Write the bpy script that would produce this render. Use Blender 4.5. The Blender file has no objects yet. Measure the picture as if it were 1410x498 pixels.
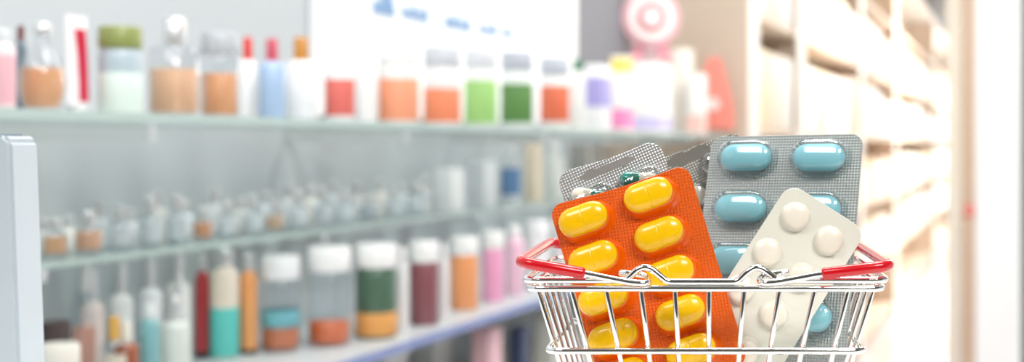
import bpy, bmesh, math, random
from mathutils import Vector, Matrix
random.seed(7)
S = bpy.context.scene
COL = S.collection
ZC = 1.2            # camera height above the floor
F = 1800.0          # focal length in pixels of the 1410 px wide frame
VX, VY = 968.0, 200.0   # principal point of the (shifted) lens

def P(px, py, Y):
    return Vector(((px - VX) / F * Y, Y, ZC - (py - VY) / F * Y))

# ------------------------------------------------------------------ materials
def lin(c):
    if isinstance(c, str):
        c = c.lstrip('#'); c = [int(c[i:i + 2], 16) / 255 for i in (0, 2, 4)]
    return tuple((x / 12.92 if x <= .04045 else ((x + .055) / 1.055) ** 2.4) for x in c) + (1,)

MC = {}
def mat(col, rough=.4, metal=0., coat=0., sss=0., noise=.06, nscale=30., bump=None):
    key = (str(col), rough, metal, coat, sss, noise, nscale, str(bump))
    if key in MC: return MC[key]
    m = bpy.data.materials.new('surface'); m.use_nodes = True
    nt = m.node_tree; b = nt.nodes['Principled BSDF']
    b.inputs['Roughness'].default_value = rough
    b.inputs['Metallic'].default_value = metal
    b.inputs['Coat Weight'].default_value = coat
    b.inputs['Coat Roughness'].default_value = .06
    if sss:
        b.inputs['Subsurface Weight'].default_value = sss
        b.inputs['Subsurface Scale'].default_value = .002
        b.inputs['Subsurface Radius'].default_value = (1, .6, .4)
    c = lin(col)
    tc = nt.nodes.new('ShaderNodeTexCoord')
    if noise:
        n = nt.nodes.new('ShaderNodeTexNoise'); n.inputs['Scale'].default_value = nscale
        n.inputs['Detail'].default_value = 3
        nt.links.new(tc.outputs['Object'], n.inputs['Vector'])
        r = nt.nodes.new('ShaderNodeMix'); r.data_type = 'RGBA'
        r.inputs[6].default_value = tuple(x * (1 - noise) for x in c[:3]) + (1,)
        r.inputs[7].default_value = tuple(min(1, x * (1 + noise)) for x in c[:3]) + (1,)
        nt.links.new(n.outputs['Fac'], r.inputs[0])
        nt.links.new(r.outputs[2], b.inputs['Base Color'])
    else:
        b.inputs['Base Color'].default_value = c
    if bump:
        kind, pitch, dist, ang = bump
        mp = nt.nodes.new('ShaderNodeMapping'); mp.inputs['Rotation'].default_value = (0, 0, math.radians(ang))
        nt.links.new(tc.outputs['Object'], mp.inputs['Vector'])
        sp = nt.nodes.new('ShaderNodeSeparateXYZ'); nt.links.new(mp.outputs[0], sp.inputs[0])
        def sine(o):
            a = nt.nodes.new('ShaderNodeMath'); a.operation = 'MULTIPLY'; a.inputs[1].default_value = 2 * math.pi / pitch
            nt.links.new(o, a.inputs[0])
            s = nt.nodes.new('ShaderNodeMath'); s.operation = 'SINE'; nt.links.new(a.outputs[0], s.inputs[0])
            return s.outputs[0]
        def mth(op, a, bb):
            q = nt.nodes.new('ShaderNodeMath'); q.operation = op
            nt.links.new(a, q.inputs[0])
            if isinstance(bb, (int, float)): q.inputs[1].default_value = bb
            else: nt.links.new(bb, q.inputs[1])
            return q.outputs[0]
        if kind == 'knurl':
            h = mth('MULTIPLY', sine(sp.outputs[0]), sine(sp.outputs[1]))
        elif kind == 'grid':      # raised squares between fine grooves
            ax = mth('POWER', mth('ABSOLUTE', sine(sp.outputs[0]), 0), .35)
            ay = mth('POWER', mth('ABSOLUTE', sine(sp.outputs[1]), 0), .35)
            h = mth('MINIMUM', ax, ay)
        elif kind == 'score':     # one groove across the middle
            h = mth('MINIMUM', mth('DIVIDE', mth('ABSOLUTE', sp.outputs[0], 0), pitch), 1.0)
        bp = nt.nodes.new('ShaderNodeBump'); bp.inputs['Distance'].default_value = dist
        bp.inputs['Strength'].default_value = 1
        nt.links.new(h, bp.inputs['Height']); nt.links.new(bp.outputs[0], b.inputs['Normal'])
        if kind == 'knurl' and metal > .5:   # pressed dots keep a slightly different grain
            rr = nt.nodes.new('ShaderNodeMapRange'); rr.inputs['From Min'].default_value = -1
            rr.inputs['To Min'].default_value = rough + .08; rr.inputs['To Max'].default_value = max(.1, rough - .1)
            nt.links.new(h, rr.inputs['Value']); nt.links.new(rr.outputs[0], b.inputs['Roughness'])
    MC[key] = m
    return m

def clear(tint='#ffffff', refl=1.0, base=.03, bumpy=False):
    """thin clear plastic or glass: mostly see-through, mirror-like towards its edges"""
    key = ('clear', tint, refl, base, bumpy)
    if key in MC: return MC[key]
    m = bpy.data.materials.new('clear_shell'); m.use_nodes = True
    nt = m.node_tree; nt.nodes.clear()
    out = nt.nodes.new('ShaderNodeOutputMaterial')
    mx = nt.nodes.new('ShaderNodeMixShader'); tr = nt.nodes.new('ShaderNodeBsdfTransparent')
    gl = nt.nodes.new('ShaderNodeBsdfGlossy'); gl.inputs['Roughness'].default_value = .08
    gl.inputs['Color'].default_value = (.95, .96, .97, 1)
    tr.inputs['Color'].default_value = lin(tint)
    lw = nt.nodes.new('ShaderNodeLayerWeight'); lw.inputs['Blend'].default_value = .35
    lw.inputs['Blend'].default_value = .5
    pw = nt.nodes.new('ShaderNodeMath'); pw.operation = 'POWER'; pw.inputs[1].default_value = 3.0
    nt.links.new(lw.outputs['Facing'], pw.inputs[0])
    ma = nt.nodes.new('ShaderNodeMath'); ma.operation = 'MULTIPLY_ADD'
    ma.inputs[1].default_value = .75 * refl; ma.inputs[2].default_value = base
    ma.use_clamp = True
    nt.links.new(pw.outputs[0], ma.inputs[0])
    if bumpy:
        tc = nt.nodes.new('ShaderNodeTexCoord')
        n = nt.nodes.new('ShaderNodeTexNoise'); n.inputs['Scale'].default_value = 260
        nt.links.new(tc.outputs['Object'], n.inputs['Vector'])
        bp = nt.nodes.new('ShaderNodeBump'); bp.inputs['Distance'].default_value = .0006
        nt.links.new(n.outputs['Fac'], bp.inputs['Height'])
        nt.links.new(bp.outputs[0], gl.inputs['Normal']); nt.links.new(bp.outputs[0], lw.inputs['Normal'])
    nt.links.new(ma.outputs[0], mx.inputs[0]); nt.links.new(tr.outputs[0], mx.inputs[1]); nt.links.new(gl.outputs[0], mx.inputs[2])
    nt.links.new(mx.outputs[0], out.inputs[0])
    MC[key] = m
    return m

CHROME = mat('#f2f2f0', .06, 1.0, noise=.02)

# ------------------------------------------------------------------ object helpers
def obj(name, bm, m, parent=None, loc=None, smooth=None, M=None):
    me = bpy.data.meshes.new(name)
    bmesh.ops.recalc_face_normals(bm, faces=bm.faces[:])
    bm.to_mesh(me); bm.free()
    if smooth is not None:
        me.polygons.foreach_set('use_smooth', [True] * len(me.polygons))
        me.set_sharp_from_angle(angle=math.radians(smooth))
    me.materials.append(m)
    o = bpy.data.objects.new(name, me); COL.objects.link(o)
    if parent: o.parent = parent
    if loc is not None: o.location = loc
    if M is not None: o.matrix_local = M
    return o

def tag(o, label, cat, group=None):
    o['label'] = label; o['category'] = cat
    if group: o['group'] = group
    return o

def thing(name, label, cat, loc=(0, 0, 0), rotz=0, group=None):
    o = bpy.data.objects.new(name, None); COL.objects.link(o)
    o.empty_display_size = .02
    o.location = loc; o.rotation_euler = (0, 0, rotz)
    return tag(o, label, cat, group)

def struct(name, bm, m, parent=None):
    o = obj(name, bm, m, parent)
    if parent is None: o['kind'] = 'structure'
    return o

# ------------------------------------------------------------------ mesh helpers
def fillet(pts, r, n=6, closed=False):
    out = []; N = len(pts)
    for i, p in enumerate(pts):
        p = Vector(p)
        if not closed and i in (0, N - 1): out.append(p); continue
        a = Vector(pts[i - 1]); b = Vector(pts[(i + 1) % N])
        da = (a - p); db = (b - p)
        rr = min(r, da.length * .49, db.length * .49)
        p0 = p + da.normalized() * rr; p1 = p + db.normalized() * rr
        for k in range(n + 1):
            t = k / n
            out.append(p0 * (1 - t) ** 2 + p * 2 * t * (1 - t) + p1 * t * t)
    return out

def tube(bm, pts, r, seg=12, closed=False, cap=True):
    pts = [Vector(p) for p in pts]; N = len(pts)
    tang = []
    for i in range(N):
        a = pts[i - 1] if (i or closed) else pts[0]
        b = pts[(i + 1) % N] if (i < N - 1 or closed) else pts[-1]
        tang.append((b - a).normalized())
    t0 = tang[0]
    nrm = t0.orthogonal().normalized()
    rings = []
    for i in range(N):
        if i:
            ax = tang[i - 1].cross(tang[i])
            if ax.length > 1e-8:
                nrm = Matrix.Rotation(tang[i - 1].angle(tang[i]), 3, ax.normalized()) @ nrm
        nrm = (nrm - tang[i] * nrm.dot(tang[i])).normalized()
        bn = tang[i].cross(nrm)
        ring = [bm.verts.new(pts[i] + (nrm * math.cos(2 * math.pi * k / seg) + bn * math.sin(2 * math.pi * k / seg)) * r) for k in range(seg)]
        rings.append(ring)
    rng = range(N) if closed else range(N - 1)
    for i in rng:
        A = rings[i]; B = rings[(i + 1) % N]
        off = 0
        if closed and i == N - 1:   # best matching twist
            off = min(range(seg), key=lambda o: (A[0].co - B[o].co).length)
        for k in range(seg):
            bm.faces.new((A[k], A[(k + 1) % seg], B[(k + 1 + off) % seg], B[(k + off) % seg]))
    if not closed and cap:
        for ring, p, t, s in ((rings[0], pts[0], tang[0], -1), (rings[-1], pts[-1], tang[-1], 1)):
            # domed end
            last = ring
            for q in (0.5, .85):
                nr = [bm.verts.new(p + (v.co - p) * math.sqrt(1 - q * q) + t * s * r * q * .6) for v in ring]
                for k in range(seg):
                    bm.faces.new((last[k], last[(k + 1) % seg], nr[(k + 1) % seg], nr[k]))
                last = nr
            bm.faces.new(last)
    return bm

def loft(bm, rings, cap0=True, cap1=True):
    R = [[bm.verts.new(p) for p in r] for r in rings]
    n = len(R[0])
    for A, B in zip(R, R[1:]):
        for k in range(n):
            bm.faces.new((A[k], A[(k + 1) % n], B[(k + 1) % n], B[k]))
    if cap0: bm.faces.new(R[0])
    if cap1: bm.faces.new(R[-1])
    return bm

def lathe(prof, seg=28, bm=None, cap0=True, cap1=True, off=(0, 0, 0), sy=1.0):
    bm = bm or bmesh.new()
    rings = [[Vector((off[0] + r * math.cos(2 * math.pi * k / seg), off[1] + sy * r * math.sin(2 * math.pi * k / seg), off[2] + z)) for k in range(seg)] for r, z in prof]
    return loft(bm, rings, cap0, cap1)

def box(x0, x1, y0, y1, z0, z1, bev=0., bm=None, seg=2):
    bm = bm or bmesh.new()
    vs = [bm.verts.new((x, y, z)) for x in (x0, x1) for y in (y0, y1) for z in (z0, z1)]
    f = [(0, 1, 3, 2), (4, 6, 7, 5), (0, 4, 5, 1), (2, 3, 7, 6), (0, 2, 6, 4), (1, 5, 7, 3)]
    fs = [bm.faces.new([vs[i] for i in q]) for q in f]
    if bev:
        es = list({e for q in fs for e in q.edges})
        bmesh.ops.bevel(bm, geom=es, offset=bev, segments=seg, affect='EDGES', profile=.5)
    return bm

def stadium(L, W, inset=0., n=10):
    r = max(W / 2 - inset, 1e-5); a = max(L / 2 - W / 2, 0)
    out = []
    for k in range(n + 1):
        t = -math.pi / 2 + math.pi * k / n; out.append((a + r * math.cos(t), r * math.sin(t)))
    for k in range(n + 1):
        t = math.pi / 2 + math.pi * k / n; out.append((-a + r * math.cos(t), r * math.sin(t)))
    if a < 1e-6: out = [(r * math.cos(2 * math.pi * k / (2 * n + 2)), r * math.sin(2 * math.pi * k / (2 * n + 2))) for k in range(2 * n + 2)]
    return out

def stad_loft(L, W, prof, cap0=True, cap1=True, bm=None, n=10):
    bm = bm or bmesh.new()
    return loft(bm, [[Vector((x, y, z)) for x, y in stadium(L, W, i, n)] for i, z in prof], cap0, cap1)

# ================================================================== FOREGROUND
ZF = ZC - .111        # counter top
# ---- wire shopping basket
X0 = .001
RW = .00132           # wire radius
ZU = P(0, 385.5, .5).z; ZL = P(0, 397, .5).z; ZH = P(0, 483, .504).z
basket = thing('shopping_basket', 'small chrome wire shopping basket with red-sleeved handles holding the tablet packs', 'basket', (X0, .5475, ZF))
BO = Vector((X0, .5475, ZF))
def bl(v): return Vector(v) - BO
def loop(hw, y0, y1, z, r=.007):
    return [bl((X0 - hw, y0, z)), bl((X0 + hw, y0, z)), bl((X0 + hw, y1, z)), bl((X0 - hw, y1, z))]
bm = bmesh.new(); tube(bm, fillet(loop(.0680, .5, .595, ZL), .006, 7, True), RW, closed=True)
obj('rim', bm, CHROME, basket, smooth=60)
# upper rim wire with the two humps the handles hook round
def hump_front(y, flip=False):
    a = [(862, 386), (869, 379), (877, 371.5), (884, 368.3), (890, 367.8), (897, 370), (908, 379), (915, 385), (922, 388)]
    b = [(1012, 388), (1018, 385), (1027, 376), (1036, 369.5), (1043, 368), (1050, 370), (1062, 379), (1070, 385.5), (1078, 386)]
    pts = [P(850, 385.5, .5)] + [P(x, yy, .5) for x, yy in a] + [P(x, yy, .5) for x, yy in b] + [P(1090, 385.5, .5)]
    return [Vector((p.x, y, p.z)) for p in pts]
f = hump_front(.5); bk = hump_front(.595)[::-1]
hw = .0693
path = [Vector((X0 - hw, .5, ZU))] + f + [Vector((X0 + hw, .5, ZU)), Vector((X0 + hw, .595, ZU))] + bk + [Vector((X0 - hw, .595, ZU))]
bm = bmesh.new(); tube(bm, fillet([bl(p) for p in path], .006, 6, True), RW * 1.02, seg=14, closed=True)
obj('upper_rim', bm, CHROME, basket, smooth=60)
bm = bmesh.new(); tube(bm, fillet(loop(.0611, .504, .591, ZH), .006, 7, True), RW, closed=True)
obj('middle_hoop', bm, CHROME, basket, smooth=60)
ZB = ZF + .0022
kx = (.0680 - .0611) / (ZL - ZH); ky = .004 / (ZL - ZH)
hwb = .0680 - kx * (ZL - ZB); yb0 = .5 + ky * (ZL - ZB); yb1 = .595 - ky * (ZL - ZB)
tops = [786, 834, 882, 929, 976, 1025, 1074, 1123, 1169]
bots = [809, 852, 893, 934, 976, 1018, 1061, 1104, 1148]
RV = .00105
fx = []
for t, b_ in zip(tops, bots):
    xt = (t - VX) / F * .5022; xb = (b_ - VX) / F * .506
    sl = (xb - xt) / (ZL - ZH)
    xbot = xt + sl * (ZL - ZB); fx.append(xbot)
    for front in (True, False):
        y0, y1 = (.5021, yb0 + .0021) if front else (.5929, yb1 - .0021)
        bm = bmesh.new(); tube(bm, [bl((xt, y0, ZL + .0006)), bl((xt + sl * (ZL - ZH), y0 + (y1 - y0) * (ZL - ZH) / (ZL - ZB), ZH)), bl((xbot, y1, ZB))], RV, seg=10)
        obj('vertical_wire', bm, CHROME, basket, smooth=60)
for s in (-1, 1):
    for q in range(5):
        t = .11 + q * .19
        yt = .5 + .095 * t; yb = yb0 + (yb1 - yb0) * t
        bm = bmesh.new(); tube(bm, [bl((X0 + s * (.0680 - .002), yt, ZL + .0006)), bl((X0 + s * (hwb - .002), yb, ZB))], RV, seg=10)
        obj('vertical_wire', bm, CHROME, basket, smooth=60)
bm = bmesh.new()
tube(bm, fillet(loop(hwb, yb0, yb1, ZB), .006, 7, True), RW, closed=True)
for x in fx: tube(bm, [bl((x, yb0, ZB)), bl((x, yb1, ZB))], RV, seg=10)
for y in (yb0 + .018, .5475, yb1 - .018): tube(bm, [bl((X0 - hwb, y, ZB - .001)), bl((X0 + hwb, y, ZB - .001))], RV, seg=10)
obj('base_grid', bm, CHROME, basket, smooth=60)
RED = mat('#d20a1c', .22, coat=.5, noise=.03)
def handle(pix, corner, gripx):
    cx, cy = corner
    fr = [Vector(P(x, y, .5)) for x, y, _ in pix]
    fr = [Vector((p.x, Y, p.z)) for p, (_, _, Y) in zip(fr, pix)]
    c = P(cx, cy, .5)
    ym = .5475
    half = fr + [Vector((c.x, .4968, c.z))]
    full = half + [Vector((p.x, 2 * ym - p.y, p.z)) for p in half[::-1]]
    pts = fillet([bl(p) for p in full], .0058, 7)
    bm = bmesh.new(); tube(bm, pts, RW * .98, seg=14)
    h = obj('handle', bm, CHROME, basket, smooth=60)
    # grip sleeve follows the outer part of the same path
    g0 = P(*gripx, .5); g0 = Vector((g0.x, .4966, g0.z))
    gp = [g0, Vector((c.x, .4968, c.z)), Vector((c.x, 2 * ym - .4968, c.z)), Vector((g0.x, 2 * ym - g0.y, g0.z))]
    bm = bmesh.new(); tube(bm, fillet([bl(p) for p in gp], .0062, 9), .00225, seg=16)
    g = obj('grip', bm, RED, h, smooth=60); g['label'] = 'red plastic sleeve'
handle([(853, 377, .5048), (876, 379, .5048), (889, 381, .5042), (894, 386, .5005), (889, 389, .4968), (868, 387.5, .4966), (803, 374.5, .4966)], (717, 359.5), (803, 374.5))
handle([(1085, 376, .5048), (1064, 379, .5048), (1051, 381, .5042), (1045, 386, .5005), (1050, 388.5, .4968), (1070, 387, .4966), (1134, 375, .4966)], (1224, 364.5), (1134, 375))

# ---- blister packs
class Plane:
    """pack plane through pixel (px,py) at depth Y; a: depth change per metre to the right, b: per metre downwards"""
    def __init__(s, px, py, Y, a, b, edge):
        s.o = P(px, py, Y)
        n = Vector((a, -1, -b)).normalized()      # Y = Y0 + a*dx + b*(-dz)
        s.n = n
        A = s.hit(*edge[0]); B = s.hit(*edge[1])
        s.u = (B - A).normalized(); s.v = n.cross(s.u).normalized()
        if s.v.z < 0: s.v = -s.v
        s.w = s.u.cross(s.v).normalized()
        if s.w.y > 0: s.w = -s.w; 
    def hit(s, px, py):
        d = Vector(((px - VX) / F, 1, -(py - VY) / F)); c = Vector((0, 0, ZC))
        t = (s.o - c).dot(s.n) / d.dot(s.n)
        return c + d * t
    def loc(s, px, py):
        d = s.hit(px, py) - s.o
        return (d.dot(s.u), d.dot(s.v))
    def matrix(s):
        M = Matrix((s.u, s.v, s.w)).transposed().to_4x4(); M.translation = s.o
        return M

def pack(name, label, pl, group='blister packs in the basket'):
    o = thing(name, label, 'blister pack', group=group)
    o.matrix_world = pl.matrix()
    return o

def rrect(x0, x1, y0, y1, r, sag=0., n=7):
    pts = []
    for cx, cy, a0 in ((x1 - r, y0 + r, -90), (x1 - r, y1 - r, 0), (x0 + r, y1 - r, 90), (x0 + r, y0 + r, 180)):
        for k in range(n + 1):
            t = math.radians(a0 + 90 * k / n); pts.append((cx + r * math.cos(t), cy + r * math.sin(t)))
        if a0 == 0 and sag:
            for k in range(1, 8):
                t = k / 8; pts.append((x1 - r + (x0 - x1 + 2 * r) * t, y1 - sag * 4 * t * (1 - t)))
    return pts

def sheet(root, name, x0, x1, y0, y1, r, m, th=.0005, sag=0., z=0):
    pts = rrect(x0, x1, y0, y1, r, sag)
    c = Vector(((x0 + x1) / 2, (y0 + y1) / 2, 0)); e = .00018
    def ins(p, d):
        v = Vector((p[0], p[1], 0)) - c; return c + v * (1 - d / v.length)
    rings = [[ins(p, e) + Vector((0, 0, z - th)) for p in pts], [Vector((p[0], p[1], z - th + e)) for p in pts],
             [Vector((p[0], p[1], z - e)) for p in pts], [ins(p, e) + Vector((0, 0, z)) for p in pts]]
    return obj(name, loft(bmesh.new(), rings), m, root, smooth=35)

def T(x, y, z=0, ang=0):
    return Matrix.Translation((x, y, z)) @ Matrix.Rotation(math.radians(ang), 4, 'Z')

# orange pack
ORANGE = mat('#f0640a', .3, coat=.25, noise=.05, nscale=60, bump=('grid', .0026, .0004, 8))
ORANGE_POCKET = mat('#ee6402', .18, coat=.6, noise=.03)
YELLOW = mat('#ffc800', .25, coat=.4, sss=.15, noise=.015, bump=('score', .0004, .0001, 0))
pl = Plane(850, 257, .5280, 0.0, -.15, ((760, 286), (940, 231)))
op = pack('blister_pack', 'orange blister pack of yellow oblong tablets, foremost in the basket', pl)
x0 = pl.loc(757, 289)[0]; x1 = pl.loc(946, 224)[0]; y1 = pl.loc(850, 256)[1] + .0002
Lp = .083
sheet(op, 'foil_sheet', x0, x1, y1 - Lp, y1, .0052, ORANGE, sag=.0009)
centers = []
for k in range(5):
    centers.append((804 + 13.6 * k, 302.5 + 53.5 * k)); centers.append((893 + 14.6 * k, 269.5 + 53.5 * k))
TL, TW = .0203, .0118
for cx, cy in centers:
    u, v = pl.loc(cx, cy)
    bm = bmesh.new()
    loft(bm, [[Vector((x + .0011 * q, y - .0012 * q, z)) for x, y in stadium(TL, TW, i)] for i, z, q in
              [(-.0016, .0, 1), (-.0014, .0003, 1), (-.0008, .0010, .8), (-.0004, .0030, .4), (.0, .0041, .15), (.0006, .0044, 0)]])
    pk = obj('pocket', bm, ORANGE_POCKET, op, M=T(u, v, -.0001, 2.8), smooth=50)
    obj('tablet', stad_loft(TL, TW, [(.0, .0005), (.0, .0040), (.0004, .0050), (.0011, .0057), (.0022, .0063), (.0036, .0067), (.0050, .0069)]), YELLOW, pk, M=T(0, 0, 0), smooth=60)

# blue tablets in silver foil
FOIL = mat('#b6bbb9', .36, .55, noise=.05, nscale=40, bump=('knurl', .0018, .00015, 45))
FOILP = mat('#c4c6c6', .36, .6, noise=.05, nscale=40, bump=('knurl', .0017, .00007, 40))
FOILD = mat('#97958e', .36, .5, noise=.05, nscale=40, bump=('knurl', .0017, .00014, 40))
SMOOTH_FOIL = mat('#bebcb7', .38, .75, noise=.10, nscale=120)
CLEAR = clear('#eceff0', 1.25, .07)
CRINKLE = clear('#eceeee', 1.2, .16, True)
BLUE = mat('#a6ebf7', .45, coat=.10, sss=.1, noise=.03, nscale=300)
pl = Plane(1080, 187, .571, -.40, -.40, ((985, 188), (1180, 184)))
bp_ = pack('blister_pack', 'silver foil blister pack of blue oblong tablets, tallest at the right rear', pl)
x0 = pl.loc(980, 189)[0]; x1 = pl.loc(1189, 184)[0]; y1 = pl.loc(1080, 186)[1]
sheet(bp_, 'foil_sheet', x0, x1, y1 - .100, y1, .0055, FOIL)
p00 = pl.loc(1030, 219); p01 = pl.loc(1130, 219)
p10 = pl.loc(1017, 287)
dv = Vector((0, p10[1] - p00[1] )) 
for k in range(4):
    for c in (p00, p01):
        if k == 3 and c is p00: continue      # wholly behind the orange pack
        u, v = c[0], c[1] + dv.y * 1.02 * k
        pk = obj('pocket', stad_loft(.0238, .0128, [(-.0022, 0), (-.0020, .0004), (-.0012, .0012), (-.0009, .0048), (-.0002, .0066), (.0012, .0078), (.0030, .0083)], False, True), CLEAR, bp_, M=T(u, v, 0, 0), smooth=50)
        obj('tablet', stad_loft(.0226, .0116, [(.0008, .0004), (.0, .0014), (.0, .0040), (.0005, .0050), (.0014, .0058), (.0028, .0065), (.0042, .0068)]), BLUE, pk, M=T(0, -.0002, 0), smooth=60)

# white pack of round tablets
WHITE = mat('#e9e8db', .3, coat=.35, noise=.02)
CREAM = mat('#f6efdf', .28, coat=.5, sss=.15, noise=.02)
pl = Plane(1095, 298, .5345, 0.0, -.20, ((1100, 262), (1185, 316)))
wp = pack('blister_pack', 'plain white blister pack of round cream tablets, tilted at the right front', pl)
x0 = pl.loc(1083, 254)[0] - .0; x1 = pl.loc(1191, 322)[0]
y1 = pl.loc(1137, 282)[1]
sheet(wp, 'plastic_sheet', x0 + .0005, x1, y1 - .083, y1, .0065, WHITE)
A = Vector(pl.loc(1095, 298)); B = Vector(pl.loc(1141, 331)); C = Vector(pl.loc(1057, 348))
for k in range(4):
    for j, c in enumerate((A, B)):
        if k == 3 and j == 0: continue          # tucked wholly behind the orange pack
        q = c + (C - A) * k
        pk = obj('pocket', stad_loft(.0112, .0112, [(-.0009, 0), (-.0005, .0003), (-.0001, .0010), (.0, .0016), (.0006, .0019)], True, True), WHITE, wp, M=T(q.x, q.y, -.0001), smooth=60)
        obj('tablet', stad_loft(.0112, .0112, [(.0, .0001), (.0, .0024), (.0005, .0032), (.0015, .0038), (.003, .0041), (.0045, .0042)]), CREAM, pk, smooth=60)

# silver pack of green and cream capsules
GREEN = mat('#1f8a78', .2, coat=.6, noise=.02)
CAPC = mat('#f2ecd8', .25, coat=.5, noise=.02)
pl = Plane(838, 217, .550, 0.05, -.14, ((772, 240), (902, 196)))
sp = pack('blister_pack', 'bright silver blister pack of green and cream capsules behind the orange pack', pl)
x0 = pl.loc(766, 243)[0]; x1 = pl.loc(908, 196)[0]; y1 = pl.loc(838, 216)[1] + .0004
sheet(sp, 'foil_sheet', x0, x1, y1 - .078, y1, .0060, FOILP, sag=.0009)
def strip(root, a, b, w, n=9, m=None):
    A = Vector(a); B = Vector(b); d = (B - A); L = d.length; nn = Vector((-d.y, d.x)).normalized()
    up = []; dn = []
    for k in range(n + 1):
        t = k / n; e = w * (.5 + .10 * random.uniform(-1, 1)) * (min(1, .45 + 4 * min(t, 1 - t)))
        c = A + d * t; up.append(c + nn * e); dn.append(c - nn * e)
    pts = up + dn[::-1]
    bm = bmesh.new(); loft(bm, [[Vector((p.x, p.y, -.0002)) for p in pts], [Vector((p.x, p.y, .00005)) for p in pts]])
    o = obj('flat_strip', bm, m or SMOOTH_FOIL, root, smooth=30); o['label'] = 'smooth unpressed grey strip'
strip(sp, pl.loc(798, 246), pl.loc(874, 217), .0036)
def capsule(root, u, v, L, D, ang, cang, flip=False):
    pk = obj('pocket', stad_loft(L + .002, D + .0016, [(-.0010, 0), (-.0008, .0004), (-.0003, .001), (0, .0045), (.0008, .0066), (.003, .0076)], False, True), CRINKLE, root, M=T(u, v, 0, ang), smooth=45)
    r = D / 2
    def half(s, rr, ext):
        bm = bmesh.new()
        rings = []
        for x, q in [(0 - ext * s, 1)] + [((L / 2 - rr) * s, 1)] + [((L / 2 - rr + rr * math.sin(t)) * s, math.cos(t)) for t in (.4, .8, 1.15, 1.4)]:
            rings.append([Vector((x, rr * q * math.cos(2 * math.pi * k / 20), rr * q * math.sin(2 * math.pi * k / 20) + r)) for k in range(20)])
        return loft(bm, rings)
    M = T(0, 0, .0004, cang)
    a, b = (GREEN, CAPC) if flip else (CAPC, GREEN)
    c = obj('capsule', half(-1, r, 0.0), a, pk, M=M, smooth=60)
    obj('capsule', half(1, r * .95, .002), b, pk, M=M, smooth=60)
u1 = Vector(pl.loc(814, 272)); u2 = Vector(pl.loc(880, 249))
capsule(sp, u1.x, u1.y, .0165, .0068, 4, -30)
capsule(sp, u2.x, u2.y, .0165, .0068, 4, -24, True)
rowv = Vector((0, -.0195))
for k in (1, 2):
    capsule(sp, u1.x, u1.y - .0175 * k, .0165, .0068, 4, -20); capsule(sp, u2.x, u2.y - .0175 * k, .0165, .0068, 4, -20, True)

# darker silver pack at the back with white oval tablets
pl = Plane(960, 202, .5885, 0.0, -.10, ((905, 219), (1012, 181)))
dp = pack('blister_pack', 'dull grey foil blister pack with white tablets, rearmost beside the blue pack', pl)
x1 = pl.loc(1020, 180)[0]; x0 = x1 - .046; y1 = pl.loc(960, 200)[1]
sheet(dp, 'foil_sheet', x0, x1, y1 - .105, y1, .006, FOILD)
strip(dp, pl.loc(919, 226), pl.loc(978, 204), .0056, m=mat('#8d8a83', .4, .4, noise=.06))
for k in range(2):
    for (px, py) in ((957, 270), (985, 226)):
        u, v = pl.loc(px, py)
        if k and px == 985: continue
        v -= k * .022
        pk = obj('pocket', stad_loft(.0125, .0105, [(-.0014, 0), (-.0012, .0004), (-.0006, .0010), (-.0003, .0040), (.0006, .0056), (.003, .0063)], False, True), CRINKLE, dp, M=T(u, v, 0, 0), smooth=50)
        if px == 957 or k: obj('tablet', stad_loft(.0108, .0088, [(.0004, .0004), (0, .001), (0, .0032), (.0006, .0042), (.002, .0049), (.0035, .0051)]), CREAM, pk, smooth=60)

# ---- counter top and the painted frame standing on it
bm = box(-.45, .40, .30, .655, ZF - .035, ZF, .004)
counter = thing('counter', 'white counter top under the wire basket, just below the picture', 'counter', (0, .48, 0))
obj('worktop', bm, mat('#f7f7f5', .35, noise=.02), counter, loc=(0, -.48, 0), smooth=40)
obj('cabinet', box(-.42, .37, .33, .625, 0, ZF - .035, .004), mat('#e9e9e6', .5), counter, loc=(0, -.48, 0), smooth=40)

PAINT = mat('#c9d4dc', .55, noise=.06, nscale=14)
Yf = .44
fr = thing('picture_frame', 'pale blue painted wooden frame with mitred corner at the left edge', 'frame', (P(20, 0, Yf).x, Yf, ZF))
def wl(px, py): p = P(px, py, Yf); return Vector((p.x - fr.location.x, 0, p.z - fr.location.z))
zt = wl(0, 184).z; xr = wl(34, 0).x; wf = .021; fw = .24; fh = zt
def extr(pts, y0, y1, bev=.0012):
    bm = bmesh.new(); A = [bm.verts.new((p[0], y0, p[1])) for p in pts]; B = [bm.verts.new((p[0], y1, p[1])) for p in pts]
    n = len(pts); fs = [bm.faces.new(A), bm.faces.new(B[::-1])]
    for k in range(n): fs.append(bm.faces.new((A[k], B[k], B[(k + 1) % n], A[(k + 1) % n])))
    bmesh.ops.recalc_face_normals(bm, faces=bm.faces[:])
    bmesh.ops.bevel(bm, geom=bm.edges[:], offset=bev, segments=2, affect='EDGES')
    return bm
lean = .0042     # the right edge splays outwards downwards
r_ = [(xr + lean, 0), (xr + lean * .03, fh - .003), (xr - .002, fh - .0003), (xr - wf, fh - wf * .72), (xr - wf, 0.018), ]
obj('stile', extr([(xr + lean, 0.0), (xr, fh - .0025), (xr - .003, fh), (xr - wf, fh - wf * .66), (xr - wf + lean, .019)], -.009, .009), PAINT, fr, smooth=40)
obj('rail', extr([(xr - .0034, fh), (xr - fw + .003, fh), (xr - fw + wf, fh - wf * .66), (xr - wf - .0003, fh - wf * .66)], -.009, .009), PAINT, fr, smooth=40)
obj('stile', extr([(xr - fw - lean, 0), (xr - fw, fh - .0025), (xr - fw + .0027, fh), (xr - fw + wf, fh - wf * .66), (xr - fw + wf - lean, .019)], -.009, .009), PAINT, fr, smooth=40)
obj('rail', extr([(xr + lean - .0006, 0), (xr - fw - lean + .0006, 0), (xr - fw + wf - lean, .0185), (xr - wf + lean, .0185)], -.0085, .0085), PAINT, fr, smooth=40)
obj('backing', box(xr - fw + .01, xr - .012, .001, .004, .008, fh - .006), mat('#b9c9d6', .6), fr)

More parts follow.
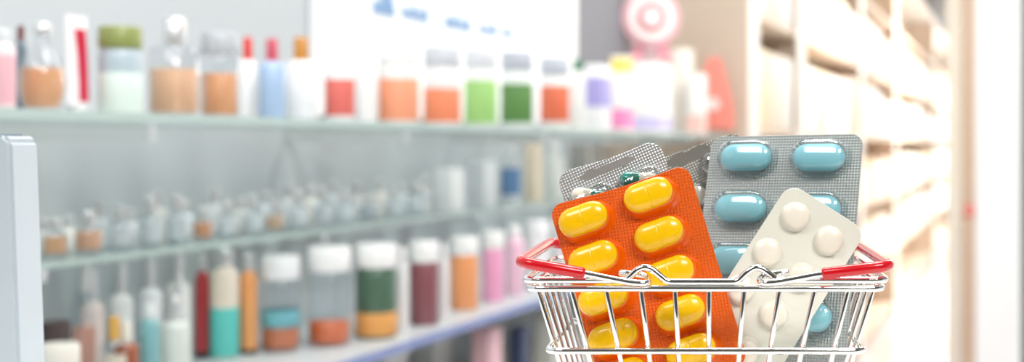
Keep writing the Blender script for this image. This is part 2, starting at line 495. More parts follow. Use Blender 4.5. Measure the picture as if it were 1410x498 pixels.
# ================================================================== SHOP BEHIND
SL = .24                               # direction of the shelf wall: dX/dY
WD = Vector((SL, 1, 0)).normalized()
WN = Vector((1, -SL, 0)).normalized()  # towards the aisle
YAW = math.atan2(WD.y, WD.x)
CF = .933                              # front of glass shelves: X = SL*Y - CF
CW = CF + .27                          # back wall
KN = math.sqrt(1 + SL * SL)
def Yat(px, c): return c / (SL - (px - VX) / F)
def onplane(px, c, z):
    Y = Yat(px, c); return Vector((SL * Y - c, Y, z))
def slab(c0, c1, Ya, Yb, z0, z1, bev=0., bm=None):
    """box along the wall between planes c0 (aisle side) and c1 (wall side), given in world space"""
    bm = bm or bmesh.new()
    vs = []
    for Y in (Ya, Yb):
        for c in (c0, c1):
            for z in (z0, z1):
                # perpendicular end: shift along the wall so that ends are square
                b = Vector((SL * Y - CF, Y, 0)); p = b - WN * ((c - CF) / KN)
                vs.append(bm.verts.new((p.x, p.y, z)))
    f = [(0, 1, 3, 2), (4, 6, 7, 5), (0, 4, 5, 1), (2, 3, 7, 6), (0, 2, 6, 4), (1, 5, 7, 3)]
    fs = [bm.faces.new([vs[i] for i in q]) for q in f]
    bmesh.ops.recalc_face_normals(bm, faces=fs)
    if bev: bmesh.ops.bevel(bm, geom=list({e for q in fs for e in q.edges}), offset=bev, segments=2, affect='EDGES')
    return bm

WALL = mat('#c3c9cd', .8, noise=.03, nscale=3)
struct('wall_left', slab(CW, CW + .12, -.6, 21, 0, 2.75), WALL)
struct('wall_front', box(-4, 8, -2.7, -2.6, 0, 2.75), mat('#6a655f', .9, noise=.03))
bm = box(-4, 8, -2.6, 22, -.06, 0); struct('floor', bm, mat('#ece9ea', .18, noise=.04, nscale=2))
bm = box(-4, 8, -2.6, 22, 2.75, 2.85); struct('ceiling', bm, mat('#9a9894', .9, noise=.02))
# end of the aisle: wall with a bright glazed shop window
bm = bmesh.new()
for b in ((2.0, 3.6, 0, .25), (2.0, 3.6, 2.45, 2.75), (2.0, 3.0, .25, 2.45)): pass
YE = 20.5
box(-4, 3.7, YE, YE + .15, 0, 2.75, bm=bm); box(6.2, 8, YE, YE + .15, 0, 2.75, bm=bm)
box(3.7, 6.2, YE, YE + .15, 2.5, 2.75, bm=bm); box(3.7, 6.2, YE, YE + .15, 0, .15, bm=bm)
struct('wall_back', bm, mat('#f2f2f2', .8, noise=.02))
win = obj('window_1', box(3.7, 6.2, YE + .06, YE + .075, .15, 2.5), clear('#f5faff', .5, .02)); win['kind'] = 'structure'
bm = bmesh.new()
for x in (3.72, 4.95, 6.14): box(x, x + .06, YE + .02, YE + .12, .15, 2.5, bm=bm)
for z in (.15, 2.44): box(3.72, 6.2, YE + .02, YE + .12, z, z + .06, bm=bm)
obj('window_frame', bm, mat('#dfe3e6', .4), win)
# right: end-on white partition with tan trim
Yr = 5.0
x_a = P(1344, 0, Yr).x; x_b = P(1406, 0, Yr).x
bm = box(x_a, x_b, Yr, Yr + .6, 0, 2.75); struct('wall_right', bm, mat('#f4f6f8', .6, noise=.02))
struct('trim_1', box(P(1331, 0, Yr).x, x_a, Yr + .02, Yr + .10, 0, 2.75), mat('#cbb29c', .5))
struct('trim_2', box(x_b, x_b + .06, Yr - .005, Yr + .6, 0, 2.75), mat('#56615a', .5))
p = P(1332, 290, Yr)
t = thing('call_button', 'small red wall button on the tan trim at the right', 'button', (p.x + .012, Yr + .02, p.z))
obj('plate', box(-.016, .016, -.008, 0, -.022, .022, .003), mat('#e8473a', .4), t, smooth=40)
obj('push_button', lathe([(.009, 0), (.009, .004), (.006, .006)], 16), mat('#f7d6d0', .4), t, M=Matrix.Translation((0, -.008, 0)) @ Matrix.Rotation(math.radians(90), 4, 'X'), smooth=40)

# ---- glass shelves
ZS1 = ZC + .0347; ZS2 = ZC - .130; ZS3 = ZC - .300; ZS4 = ZC - .47
YE1 = 4.24
GLASS = clear('#dcebe6', .7, .10)
EDGE = mat('#b4c7c2', .15, coat=.5, noise=.02)
def glass_shelf(label, z, c0, Ya, Yb, th, edge, edgecol=None):
    mid = Vector((SL * (Ya + Yb) / 2 - (c0 + CW) / 2, (Ya + Yb) / 2, z))
    t = thing('glass_shelf', label, 'shelf', mid)
    o = obj('shelf_panel', slab(c0 + .004, CW - .001, Ya, Yb, z - th, z), edge, t, loc=-mid)
    o = obj('shelf_edge', slab(c0, c0 + .004, Ya, Yb, z - th, z), edgecol or EDGE, t, loc=-mid)
    Yq = Ya + .15
    while Yq < Yb:
        obj('bracket', slab(c0 + .05, CW - .001, Yq, Yq + .012, z - th - .02, z - th), CHROME, t, loc=-mid); Yq += .62
    return t
FROST = clear('#f4f9f7', .6, .06)
glass_shelf('upper glass shelf carrying the top row of bottles and boxes', ZS1, CF, .7, YE1, .010, FROST)
glass_shelf('narrow middle glass shelf with small clear bottles against the wall', ZS2, CF + .15, .7, YE1, .008, FROST)
glass_shelf('lower shelf with a blue front edge carrying coloured bottles and lidded jars', ZS3, CF, .7, YE1, .014, mat('#c9cfd2', .35, noise=.03), mat('#7f8fc0', .4))
glass_shelf('bottom shelf below the blue edge, mostly cut off by the picture', ZS4, CF, .7, YE1, .014, mat('#c9c7bd', .4, noise=.03), mat('#9fb0a4', .3))
t = thing('base_cabinet', 'pale cabinet under the glass shelves', 'cabinet', (SL * 2 - CF - .13, 2, 0))
obj('body', slab(CF + .02, CW - .001, .7, YE1, 0, ZS4 - .10), mat('#c8c6bd', .6), t, loc=-t.location)
# lit white wall panel with blue lettering
YO = (CW - CF) * SL / KN ** 2
Ya = Yat(425, CW) - YO; Yb = Yat(786, CW) - YO
mid = Vector((SL * (Ya + Yb) / 2 - CW, (Ya + Yb) / 2, ZC + .4))
t = thing('wall_sign', 'white wall panel with a line of pale blue lettering behind the jars', 'sign', mid)
obj('panel', slab(CW - .02, CW - .0005, Ya, Yb, ZC + .05, ZC + .85, .003), mat('#fbfcfd', .35, noise=.01), t, loc=-mid)
LB = mat('#7fa6cf', .5)
for a, b, hgt in ((500, 532, .040), (540, 578, .032), (600, 638, .034), (648, 672, .028), (680, 698, .022)):
    ya, yb = Yat(a, CW) - YO, Yat(b, CW) - YO
    bm = bmesh.new(); y = ya
    while y < yb - .01:
        w = random.uniform(.010, .018); h_ = hgt * random.choice((.65, .65, 1))
        slab(CW - .0225, CW - .0198, y, y + w * .4, ZC + .262 - hgt / 2, ZC + .262 - hgt / 2 + h_, bm=bm)
        slab(CW - .0225, CW - .0198, y + w * .4, y + w * .85, ZC + .262 - hgt / 2 + h_ * random.choice((0, .4, .8)), ZC + .262 - hgt / 2 + h_ * .2 + h_ * random.choice((0, .4, .7)), bm=bm)
        y += w
    o = obj('lettering', bm, LB, t, loc=-mid)

struct('trim_3', slab(CW - .006, CW - .0005, Yat(788, CW) - YO, Yat(862, CW) - YO, ZS1 + .01, 2.6), mat('#8d8e94', .7, noise=.03))

# ---- products
def item_pos(pc, c, z): return onplane(pc, c, z + .0006)
GL = clear('#f6f9fb', .8, .06)
SILVER = mat('#e6e7e8', .32, .75, noise=.02)
def capmat(c): return SILVER if c == 'silver' else mat(c, .35, coat=.2)
def bottle(label, cat, pl_, pr, yt, c, z, body, cap='silver', shape='bottle', lab=None, fill=None, group=None, yaw=None, name=None):
    """pl_, pr: left and right pixel of the silhouette, yt: top pixel; stands on height z in the plane c"""
    pc = (pl_ + pr) / 2; p = item_pos(pc, c, z)
    k = p.y / F; w = (pr - pl_) * k; zt = ZC - (yt - VY) * k; H = zt - z; R = w / 2
    t = thing(name or {'jar': 'jar', 'tube': 'tube', 'flask': 'flask'}.get(shape, 'bottle'), label, cat, p, YAW if yaw is None else yaw, group)
    bmat = GL if body == 'clear' else mat(body, .3, coat=.3)
    if shape == 'jar':
        hl = H * .24; hb = H - hl
        obj('body', lathe([(R * .92, 0), (R, .004), (R, hb * .86), (R * .93, hb * .96), (R * .84, hb)]), bmat, t, smooth=50)
        obj('lid', lathe([(R * .97, hb - .001), (R * 1.0, hb + .002), (R * 1.0, H - .003), (R * .93, H)], 32), capmat(cap), t, smooth=50)
        top = hb * .86
    elif shape == 'flask':
        hn = H * .22; hb = H - hn
        pr_ = [(R * .55, 0)] + [(R * (1 - (abs(q - .42) / .62) ** 2.4), hb * q) for q in (.04, .12, .25, .42, .6, .75, .88)] + [(R * .3, hb * .97), (R * .28, H - hn * .6)]
        obj('body', lathe(pr_), bmat, t, smooth=60)
        obj('cap', lathe([(R * .36, H - hn * .62), (R * .38, H - hn * .55), (R * .38, H - hn * .1), (R * .3, H)], 20), capmat(cap), t, smooth=50)
        top = hb * .6
    elif shape == 'tube':
        rings = []
        for zq, a, b in ((.08, 1, .62), (.3, 1, .6), (.6, 1, .45), (.85, 1.0, .2), (.93, 1, .08), (1.0, .97, .06)):
            rings.append([Vector((R * a * math.cos(2 * math.pi * q / 28), R * b * math.sin(2 * math.pi * q / 28), H * zq)) for q in range(28)])
        obj('body', loft(bmesh.new(), rings), bmat, t, smooth=50)
        obj('cap', lathe([(R * .62, 0), (R * .64, .003), (R * .64, H * .09)], 24), capmat(cap), t, smooth=50)
        if lab:
            col, z0, z1 = lab
            obj('stripe', loft(bmesh.new(), [[Vector((R * .5 * a, -R * (.64 - .5 * max(0, zq - .4)), H * zq + 0)) if False else Vector((R * .42 * sx, sy_ * R * (.64 - .5 * max(0, zq - .35)), H * zq)) for sx, sy_ in ((-1, -1), (1, -1), (1, 1), (-1, 1))] for zq in (z0, (z0 + z1) / 2, z1)]), mat(col, .4), t, smooth=30)
        return t
    else:
        if shape == 'square':
            hb = H * .78
            obj('body', box(-R * .98, R * .98, -R * .75, R * .75, 0, hb, min(.006, R * .25), seg=3), bmat, t, smooth=50)
            obj('cap', lathe([(R * .42, hb - .002), (R * .46, hb + .003), (R * .46, H - .002), (R * .4, H)], 20), capmat(cap), t, smooth=50)
            if fill: obj('liquid', box(-R * .88, R * .88, -R * .66, R * .66, .004, hb * fill[1], .003), mat(fill[0], .3), t, smooth=50)
            if lab: obj('product_label', box(-R * .99, R * .99, -R * .765, R * .765, hb * lab[1], hb * lab[2]), mat(lab[0], .5), t)
            return t
        hs = {'bottle': .70, 'tall': .80, 'vial': .62}[shape]
        hb = H * hs; rn = R * {'bottle': .38, 'tall': .5, 'vial': .42}[shape]
        hc = H * {'bottle': .74, 'tall': .85, 'vial': .70}[shape]
        obj('body', lathe([(R * .9, 0), (R, .004), (R, hb * .93), (R * .9, hb * .985), (rn, hb * 1.04), (rn, hc)]), bmat, t, smooth=50)
        obj('cap', lathe([(rn * 1.15, hc - .002), (rn * 1.2, hc), (rn * 1.2, H - .003), (rn * 1.0, H)], 20), capmat(cap), t, smooth=50)
        top = hb * .93
    if fill:
        col, q = fill
        rf = R * .93
        if shape == 'flask':
            obj('liquid', lathe([(R * .5, .004)] + [(R * .94 * (1 - (abs(a - .42) / .62) ** 2.4), hb * a) for a in (.06, .14, .26, .42, q)]), mat(col, .3), t, smooth=60)
        else:
            obj('liquid', lathe([(rf * .95, .004), (rf, .008), (rf, top * q), (rf * .97, top * q + .001)]), mat(col, .3), t, smooth=50)
    if lab:
        col, z0, z1 = lab
        obj('product_label', lathe([(R * 1.004, top * z0), (R * 1.012, top * z0 + .0005), (R * 1.012, top * z1 - .0005), (R * 1.004, top * z1)], 28, cap0=False, cap1=False), mat(col, .5), t, smooth=50)
    return t

def carton(label, pl_, pr, yt, c, z, col, panel=None, group=None, name='carton', cat='box', pan2=None, yaw=None):
    pc = (pl_ + pr) / 2; p = item_pos(pc, c, z); k = p.y / F
    w = (pr - pl_) * k; H = (ZC - (yt - VY) * k) - z
    yw = YAW if yaw is None else yaw
    # silhouette width seen from the camera for a box turned by yw
    vd = Vector((p.x, p.y, 0)).normalized(); d = Vector((math.cos(yw), math.sin(yw), 0)); n = Vector((-d.y, d.x, 0))
    ca = abs(d.x * vd.y - d.y * vd.x); cb = abs(n.x * vd.y - n.y * vd.x)
    L = w / (ca + .55 * cb); D = .55 * L
    t = thing(name, label, cat, p, yw, group)
    obj('body', box(-L / 2, L / 2, -D / 2, D / 2, 0, H, .0015), mat(col, .5), t, smooth=40)
    for pn in (panel, pan2):
        if pn:
            cc, z0, z1 = pn
            obj('printed_panel', box(-L / 2 - .0008, L / 2 + .0008, -D / 2 - .0008, D / 2 + .0008, H * z0, H * z1), mat(cc, .5), t)
    return t

U = CF + .085; g1 = 'products on the upper glass shelf'
B_ = bottle
B_('pink and white striped bottle at the far left of the upper shelf', 'bottle', -14, 20, 40, U, ZS1, '#f4dfe2', '#d9dde0', 'tall', ('#eeb9c2', .1, .9), group=g1)
B_('slim dark grey bottle next to the pink one on the upper shelf', 'bottle', 21, 36, 36, U + .06, ZS1, '#6f7f8c', '#7a4a4a', 'tall', group=g1)
B_('clear round flask with peach liquid and silver stopper on the upper shelf', 'bottle', 28, 88, 32, U, ZS1, 'clear', 'silver', 'flask', fill=('#f0b183', .62), group=g1)
B_('white squeeze tube with a red stripe on the upper shelf', 'tube', 84, 126, 22, U + .03, ZS1, '#f3f4f6', '#f3f4f6', 'tube', ('#d2294a', .12, .86), group=g1)
B_('dome-topped bottle with mint white label and olive neck', 'bottle', 137, 194, 38, U, ZS1, '#b5c6cf', '#8f9a58', 'jar', ('#dcebe4', .0, .72), group=g1)
B_('clear bottle half filled with peach lotion and a silver cap, beside the mint jar', 'bottle', 206, 274, 26, U, ZS1, 'clear', 'silver', 'bottle', fill=('#eab790', .72), group=g1)
B_('clear lidded jar of peach cream in front of a red-capped bottle', 'jar', 278, 328, 46, U, ZS1, 'clear', '#b9bec4', 'jar', fill=('#eaa878', .78), group=g1)
B_('white slim bottle with a bright red cap', 'bottle', 328, 354, 52, U + .05, ZS1, '#f6f6f6', '#e0362d', 'bottle', group=g1)
B_('blue bottle with a rose red cap', 'bottle', 357, 392, 54, U, ZS1, '#a9c4e4', '#cf5566', 'bottle', group=g1)
B_('white bottle with an amber cap', 'bottle', 393, 436, 52, U, ZS1, '#f0f2f4', '#c98a3c', 'bottle', group=g1)
B_('white bottle with a coral red label', 'bottle', 448, 488, 60, U, ZS1, '#f3f3f4', '#f6f6f6', 'tall', ('#df6f66', .1, .72), group=g1)
B_('tall white bottle right of the coral labelled one', 'bottle', 490, 519, 56, U + .03, ZS1, '#f7f7f7', '#fafafa', 'tall', group=g1)
B_('white jar with a wide apricot label', 'jar', 522, 576, 62, U, ZS1, '#f4f2f0', '#f7f7f7', 'jar', ('#f0a07c', .06, .86), group=g1)
B_('white jar with a narrow orange label, right of the apricot one', 'jar', 584, 634, 66, U, ZS1, '#f1f0f0', '#c9ced6', 'jar', ('#ef8d66', .06, .72), group=g1)
B_('white jar with a light green label', 'jar', 640, 684, 68, U, ZS1, '#eef2ee', '#d5d9df', 'jar', ('#9fd07c', .06, .9), group=g1)
B_('white jar with a dark green label and grey lid', 'jar', 690, 734, 72, U, ZS1, '#e9eeec', '#b5bac6', 'jar', ('#5d8a4a', .1, .88), group=g1)
B_('white jar with an orange-red label and grey lid', 'jar', 744, 784, 80, U, ZS1, '#f0eeec', '#b9bfca', 'jar', ('#e0704e', .16, .92), group=g1)
B_('white bottle with a dark green cap beside the lilac carton', 'bottle', 785, 806, 82, U, ZS1, '#eef0ec', '#2f7a5a', 'tall', group=g1)
carton('white carton with a lilac band', 806, 842, 90, U - .01, ZS1, '#f2f2f4', ('#a9a2dc', .36, .80), g1)
carton('slim carton yellow at the top and pink at the bottom', 842, 872, 78, U, ZS1, '#f5f1ec', ('#f2dc72', .78, .97), g1, pan2=('#f08fc0', .04, .3))
carton('broad white carton with a lavender base band', 872, 926, 88, U, ZS1, '#f7f7f4', ('#cfc6ec', .04, .22), g1)
carton('tall cream carton next to the broad white one', 924, 956, 68, U + .02, ZS1, '#f4f0e4', None, g1)
carton('short white carton at the right end of the upper shelf', 946, 974, 102, U - .045, ZS1, '#f7f4ef', ('#f4c9bd', .02, .30), g1)
# rosette display standing on the cartons -> on its own stem from the shelf
p = item_pos(897, U + .09, ZS1); k = p.y / F
t = thing('fan_rosette', 'round pink and white rosette on a stem above the white cartons', 'decoration', p, .12)
R = 41 * k; zc = (ZC - (24 - VY) * k) - p.z
def disc(r, y0, y1, n=48, ripple=0.):
    bm = bmesh.new()
    def ring(y, rr): return [Vector((rr * (1 + ripple * math.cos(12 * 2 * math.pi * q / n)) * math.cos(2 * math.pi * q / n), y, zc + rr * (1 + ripple * math.cos(12 * 2 * math.pi * q / n)) * math.sin(2 * math.pi * q / n))) for q in range(n)]
    return loft(bm, [ring(y0, r), ring(y1, r * .97)])
obj('outer_ruffle', disc(R, .02, .0, ripple=.02), mat('#eab6bd', .6), t, smooth=40)
obj('white_ring', disc(R * .78, .0, -.008), mat('#f8f0ee', .6), t, smooth=40)
obj('red_ring', disc(R * .50, -.008, -.014), mat('#dd8b90', .6), t, smooth=40)
obj('centre', disc(R * .30, -.014, -.020), mat('#f9efee', .6), t, smooth=40)
bm = box(-.004, .004, .004, .016, 0, zc - R * .9); box(-.03, .03, -.02, .03, 0, .006, bm=bm)
obj('stand', bm, mat('#e59aa4', .5), t)
for s in (-1, 1):
    pts = [(s * R * .10, zc - R * .8), (s * R * .55, zc - R * .8), (s * R * .75, zc - R * 1.55), (s * R * .45, zc - R * 1.4), (s * R * .25, zc - R * 1.55)]
    obj('ribbon_tail', extr(pts, .016, .022, .0005), mat('#e7a0ab', .6), t)

# ---- middle shelf: small clear bottles against the wall
M_ = CF + .187; g2 = 'small clear bottles on the middle shelf'
mids = [(60, 92, 300, '#e9b48a'), (104, 140, 290, '#e8b392'), (150, 180, 284, None), (192, 222, 270, None), (228, 258, 268, None), (266, 292, 284, '#e4a57c'), (300, 326, 276, None), (334, 360, 268, None),
        (366, 390, 276, '#e9c4a4'), (398, 424, 262, None), (432, 456, 258, None), (462, 486, 262, None), (494, 522, 268, '#cfd6dc'), (530, 552, 258, None), (560, 590, 250, None)]
desc = ['first clear bottle from the left on the middle shelf, peach filled', 'clear bottle with peach content right of the leftmost one on the middle shelf', 'empty clear bottle third from the left on the middle shelf',
        'clear bottle with silver cap left of the close pair on the middle shelf', 'clear bottle with silver cap, fifth from the left on the middle shelf', 'short clear bottle with amber content on the middle shelf', 'clear bottle just right of the short amber one on the middle shelf',
        'clear bottle with taller silver cap, eighth on the middle shelf', 'clear bottle with pale peach content on the middle shelf', 'clear bottle right of the pale peach one on the middle shelf', 'clear bottle in the centre of the middle shelf trio', 'clear bottle at the right of the middle shelf trio',
        'clear bottle with grey content on the middle shelf', 'slim clear bottle after the grey one on the middle shelf', 'last and largest clear bottle before the white boxes on the middle shelf']
for (a, b, yt, fc), d in zip(mids, desc):
    B_(d, 'bottle', a, b, yt, M_, ZS2, 'clear', 'silver', 'vial', fill=(fc or '#e4e8ea', .86), group=g2)
bk = [(44, 74, 300), (84, 108, 296), (124, 150, 280), (168, 192, 288), (206, 232, 262), (242, 266, 276), (284, 308, 258), (322, 346, 272), (356, 378, 262), (386, 410, 252), (416, 440, 254), (448, 470, 248), (480, 502, 252), (514, 534, 246), (544, 566, 252), (576, 598, 240)]
for q, (a, b, yt) in enumerate(bk):
    B_('white lotion bottle with silver cap in the back row of the middle shelf', 'bottle', a, b, yt, CF + .238, ZS2, ['#eef0f2', '#f3f1ec', '#e6ebf0'][q % 3], 'silver', 'vial', group='white bottles in the back row of the middle shelf')
g3 = 'cartons and bottles at the right end of the middle shelf'
carton('white carton beside the last clear bottle on the middle shelf', 600, 640, 232, M_, ZS2, '#eef0f2', None, g3)
carton('pale grey carton left of the blue bottle on the middle shelf', 644, 684, 222, M_, ZS2, '#dfe3e8', None, g3)
B_('blue and white bottle under the dark green jar', 'bottle', 690, 716, 198, M_, ZS2, '#e9eef4', '#f2f4f6', 'tall', ('#6d94c4', .2, .8), group=g3)
carton('beige carton under the upper shelf edge', 722, 748, 196, M_, ZS2, '#e9d9c2', None, g3)
B_('white rounded bottle right of the beige carton', 'bottle', 750, 778, 192, M_, ZS2, '#f4f5f2', '#fafafa', 'bottle', group=g3)
carton('grey-brown carton behind the silver capsule pack', 784, 824, 198, M_, ZS2, '#a09c98', None, g3)
carton('dull tan carton behind the grey foil pack', 828, 880, 196, M_, ZS2, '#b3a294', None, g3)

# ---- lower shelf
def cz(px, py): # plane c of an item whose foot is seen at (px,py) on the lower shelf
    Y = (ZC - ZS3) * F / (py - VY); return SL * Y - (px - VX) / F * Y
g4 = 'bottles and jars on the lower shelf'
Lw = lambda px, py: CF + .13 if py >= 512 else (CF + .06 if py < 0 else min(cz(px, py), CW - .05))
def lower(label, cat, a, b, yt, yb, *args, **kw):
    return B_(label, cat, a, b, yt, Lw((a + b) / 2, yb), ZS3, *args, group=g4, **kw)
carton('dark brown case with blue spots at the lower left', 47, 96, 443, CF + .13, ZS3, '#3a2b2c', ('#33405e', .25, .7), g4, name='cosmetic_case', cat='case')
lower('cream jar with a white lid in front of the dark case', 'jar', 54, 108, 474, -1, '#e6dcc6', '#e9e6dc', 'jar')
lower('clear bottle with a gold cap at the lower left', 'bottle', 140, 174, 436, 525, 'clear', '#d9a854', 'bottle', fill=('#e4d6c2', .8))
lower('reddish brown bottle right of the gold cap', 'bottle', 158, 190, 444, 545, '#9c5436', '#e6e2da', 'bottle')
lower('slim teal bottle at the lower left', 'bottle', 193, 219, 418, 512, '#7fb3b8', '#dfe6e6', 'tall')
lower('milky white bottle left of the red one', 'bottle', 221, 262, 408, 512, '#d6dcd6', 'silver', 'bottle')
lower('slender red bottle with a dark foot', 'bottle', 269, 288, 350, 490, '#b8383e', 'silver', 'tall', ('#2e2a30', 0.0, .08))
lower('turquoise bottle with a cream shoulder', 'bottle', 290, 328, 342, 492, '#e8dccb', 'silver', 'tall', ('#5fc5bd', .02, .62))
lower('peach orange bottle with a dark foot', 'bottle', 330, 354, 350, 486, '#f0a768', 'silver', 'tall', ('#3a322e', 0.0, .06))
lower('clear jar layered teal over orange granules', 'jar', 360, 412, 352, 482, 'clear', '#eef0f2', 'jar', fill=('#d07548', .36), lab=('#74b4c0', .40, .66))
lower('clear jar with a white lid and orange granules', 'jar', 424, 482, 340, 474, 'clear', '#f4f4f4', 'jar', fill=('#df6f38', .36))
lower('dark jar with white lid and a bright fruit label', 'jar', 490, 546, 336, 464, '#4d6b57', '#f4f4f4', 'jar', lab=('#e2a25a', .05, .42))
lower('white ribbed bottle between two lidded jars', 'bottle', 548, 562, 340, 456, '#f1eff0', '#f6f6f6', 'tall')
lower('maroon jar with a white lid', 'jar', 564, 604, 332, 446, '#8a5158', '#f4f4f4', 'jar')
lower('slim white bottle right of the maroon jar', 'bottle', 606, 618, 336, 440, '#f3eeee', '#f6f6f6', 'tall')
lower('orange jar with a white lid near the end of the lower shelf', 'jar', 620, 658, 326, 425, '#ef9f68', '#f4f4f4', 'jar')
lower('pink jar with a white lid', 'jar', 664, 694, 318, 414, '#f0a8cc', '#f4f4f4', 'jar')
lower('pale pink bottle right of the pink jar', 'bottle', 696, 722, 310, 406, '#f0c6d8', '#f6f6f6', 'tall')
lower('white jar left of the red basket handle', 'jar', 724, 756, 304, 398, '#f0eef0', '#f4f4f6', 'jar')
lower('white and rose jar behind the orange pack', 'jar', 760, 800, 300, 392, '#eee6e8', '#f4f4f6', 'jar')
lower('small silver-capped clear bottle in front of the peach bottle', 'bottle', 236, 256, 380, 520, 'clear', 'silver', 'vial')
for d, a, b, yt, yb, col, fl in (('pinkish white bottle left of the gold-capped one', 112, 142, 370, 490, '#efdcd6', None), ('white bottle behind the gold-capped one', 150, 182, 360, 470, '#eef0f0', None),
        ('pearl white bottle behind the teal one', 190, 222, 352, 462, '#e9ecf0', None), ('white bottle behind the milky one', 228, 262, 344, 470, '#f0f0ee', None)):
    lower(d, 'bottle', a, b, yt, yb, col, 'silver', 'bottle')
lower('clear bottle with silver top at the left of the lower shelf', 'bottle', 100, 132, 352, 500, 'clear', 'silver', 'bottle', fill=('#dba08c', .7))

# ---- bottom shelf
def bt(label, a, b, yt, c, col, **kw): carton(label, a, b, yt, c, ZS4, col, group='cartons on the bottom shelf', **kw)
Q = CF + .06
bt('white carton on the bottom shelf, leftmost', 500, 560, 470, Q + .09, '#e7e9ea')
bt('grey-white carton beside the white one on the bottom shelf', 572, 622, 458, Q + .09, '#d5d9d9')
bt('pink and white carton on the bottom shelf', 650, 692, 452, Q, '#eec3cc')
bt('navy blue carton on the bottom shelf', 702, 730, 450, Q, '#3c4a6c')
bt('pale carton right of the navy one on the bottom shelf', 736, 780, 432, Q, '#dcdcd6')
bt('white carton at the right end of the bottom shelf', 790, 840, 420, Q, '#ecebe8')

# ---- tall wooden shelving along the aisle
CB = .86
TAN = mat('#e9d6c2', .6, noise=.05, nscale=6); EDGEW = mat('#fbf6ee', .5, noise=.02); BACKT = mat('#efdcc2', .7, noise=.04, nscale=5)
def YB(px): return CB / (SL - (px - VX) / F)
bounds = [4.3, 5.33, 7.38, 9.48, 13.9, 20.3]
names = ['first tan shelving bay, nearest, with the plain end panel', 'second tan shelving bay from the front', 'third tan shelving bay from the front', 'fourth tan shelving bay, narrow in view', 'farthest tan shelving bay by the window wall']
zb = [.08, ZC - .74, ZC - .34, ZC + .06, ZC + .456, ZC + .86]
ED = [.155, .15, .2, .3, .4]
DB = .33
for i, lab in enumerate(names):
    ya, yb = bounds[i], bounds[i + 1] - .012
    mid = Vector((SL * (ya + yb) / 2 - CB - .2, (ya + yb) / 2, 0))
    t = thing('shelving_unit', lab, 'shelf', mid, group='tan shelving units along the aisle')
    ew = .09
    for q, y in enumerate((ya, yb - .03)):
        obj('side_panel', slab(CB + .02, CB + DB, y, y + .03, 0, 2.5), mat('#c6b4a2', .6, noise=.04, nscale=6) if i + q == 0 else TAN, t, loc=-mid)  # nearest end panel: its shade is put into the colour as a darker tan
    for j, y in enumerate((ya, yb - ew)):
        obj('front_stile', slab(CB + .012, CB + .02, y, y + (.14 if (i == 0 and j == 0) else ew), 0, 2.5), EDGEW, t, loc=-mid)
    obj('back_panel', slab(CB + DB, CB + DB + .012, ya, yb, 0, 2.5), BACKT, t, loc=-mid)
    for z in zb:
        obj('shelf_board', slab(CB + .021, CB + DB - .001, ya + .031, yb - .031, z - .025, z), TAN, t, loc=-mid)
    obj('top_board', slab(CB, CB + DB, ya, yb, 2.5, 2.525), EDGEW, t, loc=-mid)
    # medicine cartons, one row per board
    for li, z in enumerate(zb[1:5]):
        y = ya + .12
        n = {0: 3, 1: 5, 2: 5, 3: 5, 4: 5}[i]
        step = (yb - ya - .24) / n
        hs = random.uniform(.24, .30)
        lvl = ['lowest filled', 'second lowest', 'eye level', 'upper'][li]
        for q in range(n):
            colr = random.choice(['#fdf9f2', '#fbf3e6', '#f8ead2', '#fdfaf6', '#f6e3b8', '#f3d9c4'])
            w_ = step * .92; d_ = .20; h_ = hs * random.choice((1, 1, .92, .8))
            yc = y + step * (q + .5)
            c0 = Vector((SL * yc - CF, yc, z + .002)) - WN * ((CB + .03 + d_ / 2 - CF) / KN)
            o = obj('carton', box(-w_ / 2, w_ / 2, -d_ / 2, d_ / 2, 0, h_, .004), mat(colr, .5), None, smooth=40)
            o.location = c0; o.rotation_euler = (0, 0, YAW)
            tag(o, 'pale medicine carton in the row on the %s board of the %s' % (lvl, ['nearest shelving bay', 'second shelving bay', 'third shelving bay', 'fourth shelving bay', 'farthest shelving bay'][i]), 'box', 'cartons on the %s board of %s' % (lvl, ['bay one', 'bay two', 'bay three', 'bay four', 'bay five'][i]))

# coral paper bag hung on the end panel
p = P(985, 178, 4.27)
t = thing('paper_bag', 'coral red paper bag hung against the tan end panel', 'bag', p, YAW - math.pi / 2)
k = 4.27 / F
def bagring(w, y0, y1, z): return [Vector((-w, y0, z)), Vector((w, y0, z)), Vector((w, y1, z)), Vector((-w, y1, z))]
obj('body', loft(bmesh.new(), [bagring(28 * k, -.05, -.004, 0), bagring(27 * k, -.05, -.004, 30 * k), bagring(14 * k, -.03, -.004, 78 * k), bagring(9 * k, -.016, -.004, 98 * k)]), mat('#ee8b7c', .5), t, smooth=30)
bm = bmesh.new(); tube(bm, fillet([(-.012, -.01, 96 * k), (-.010, -.01, 110 * k), (.010, -.01, 110 * k), (.012, -.01, 96 * k)], .008), .0015, seg=8); obj('cord_handle', bm, mat('#f6d6cf', .5), t, smooth=60)
obj('round_sticker', lathe([(.022, 0), (.022, .002)], 24), mat('#f9e6e2', .5), t, M=Matrix.Translation((0.004, -.0535, 34 * k)) @ Matrix.Rotation(math.radians(90), 4, 'X'), smooth=40)
bm = bmesh.new(); tube(bm, [(0, .0, 108 * k), (0, -.014, 108 * k), (0, -.016, 112 * k)], .002, seg=8); obj('hook', bm, CHROME, t, smooth=60)

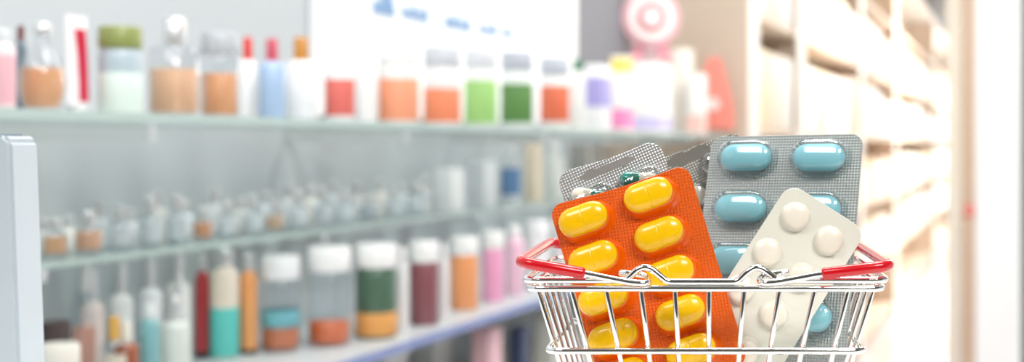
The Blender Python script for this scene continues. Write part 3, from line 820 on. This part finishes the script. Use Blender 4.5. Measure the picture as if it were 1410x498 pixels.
# ================================================================== LIGHT
W = bpy.data.worlds.new('World'); S.world = W; W.use_nodes = True
bg = W.node_tree.nodes['Background']; bg.inputs[0].default_value = (.93, .96, 1, 1); bg.inputs[1].default_value = .8
def area(name, loc, target, sx, sy, power, col=(1, 1, 1)):
    l = bpy.data.lights.new(name, 'AREA'); l.shape = 'RECTANGLE'; l.size = sx; l.size_y = sy; l.energy = power; l.color = col
    o = bpy.data.objects.new(name, l); COL.objects.link(o); o.location = loc
    o.rotation_euler = (Vector(target) - Vector(loc)).to_track_quat('-Z', 'Y').to_euler()
    o['kind'] = 'structure'
    return o
area('added_lamp', (.75, -.75, 2.6), (0, .55, 1.15), .9, .5, 30, (1, .98, .95))  # unseen area lamps from here on, added to brighten basket, shelves and aisle
area('added_lamp', (-.75, -.55, 2.65), (0, .55, 1.15), .7, .5, 14, (1, .99, .97))  # added to lift the dim blue tablet pack
area('added_lamp', (-.30, 1.3, 2.65), (-.75, 1.6, 1.3), .35, 1.8, 36, (1, .99, .98))
area('added_lamp', (.25, 2.9, 2.65), (-.15, 3.1, 1.2), .4, 2.2, 38, (1, .99, .97))
area('added_lamp', (1.2, 3.3, 2.65), (1.15, 4.9, 1.2), .5, .8, 40, (1, .99, .97))  # added to brighten the white partition
area('added_lamp', (1.35, 5.8, 2.65), (.9, 5.9, 1.2), .5, 2.8, 105, (1, .92, .82))
area('added_lamp', (2.5, 10, 2.65), (2.2, 10, 1.0), .6, 5.0, 380, (1, .96, .92))
area('added_lamp', (4.2, 16, 2.65), (3.9, 16, 1.0), .8, 6.0, 600, (1, .99, .98))

# ================================================================== CAMERA
cam = bpy.data.cameras.new('camera'); co = bpy.data.objects.new('camera', cam); COL.objects.link(co)
co.location = (0, 0, ZC); co.rotation_euler = (math.pi / 2, 0, 0)
cam.sensor_width = 36; cam.lens = F / 1410 * 36
cam.shift_x = -(VX - 705) / 1410; cam.shift_y = (VY - 249) / 1410
cam.clip_start = .02; cam.clip_end = 100
cam.dof.use_dof = True; cam.dof.focus_distance = .522; cam.dof.aperture_fstop = 8.0
S.camera = co
S.view_settings.view_transform = 'Standard'; S.view_settings.look = 'None'
S.view_settings.exposure = 0.0; S.view_settings.gamma = 1.0; S.view_settings.use_curve_mapping = False
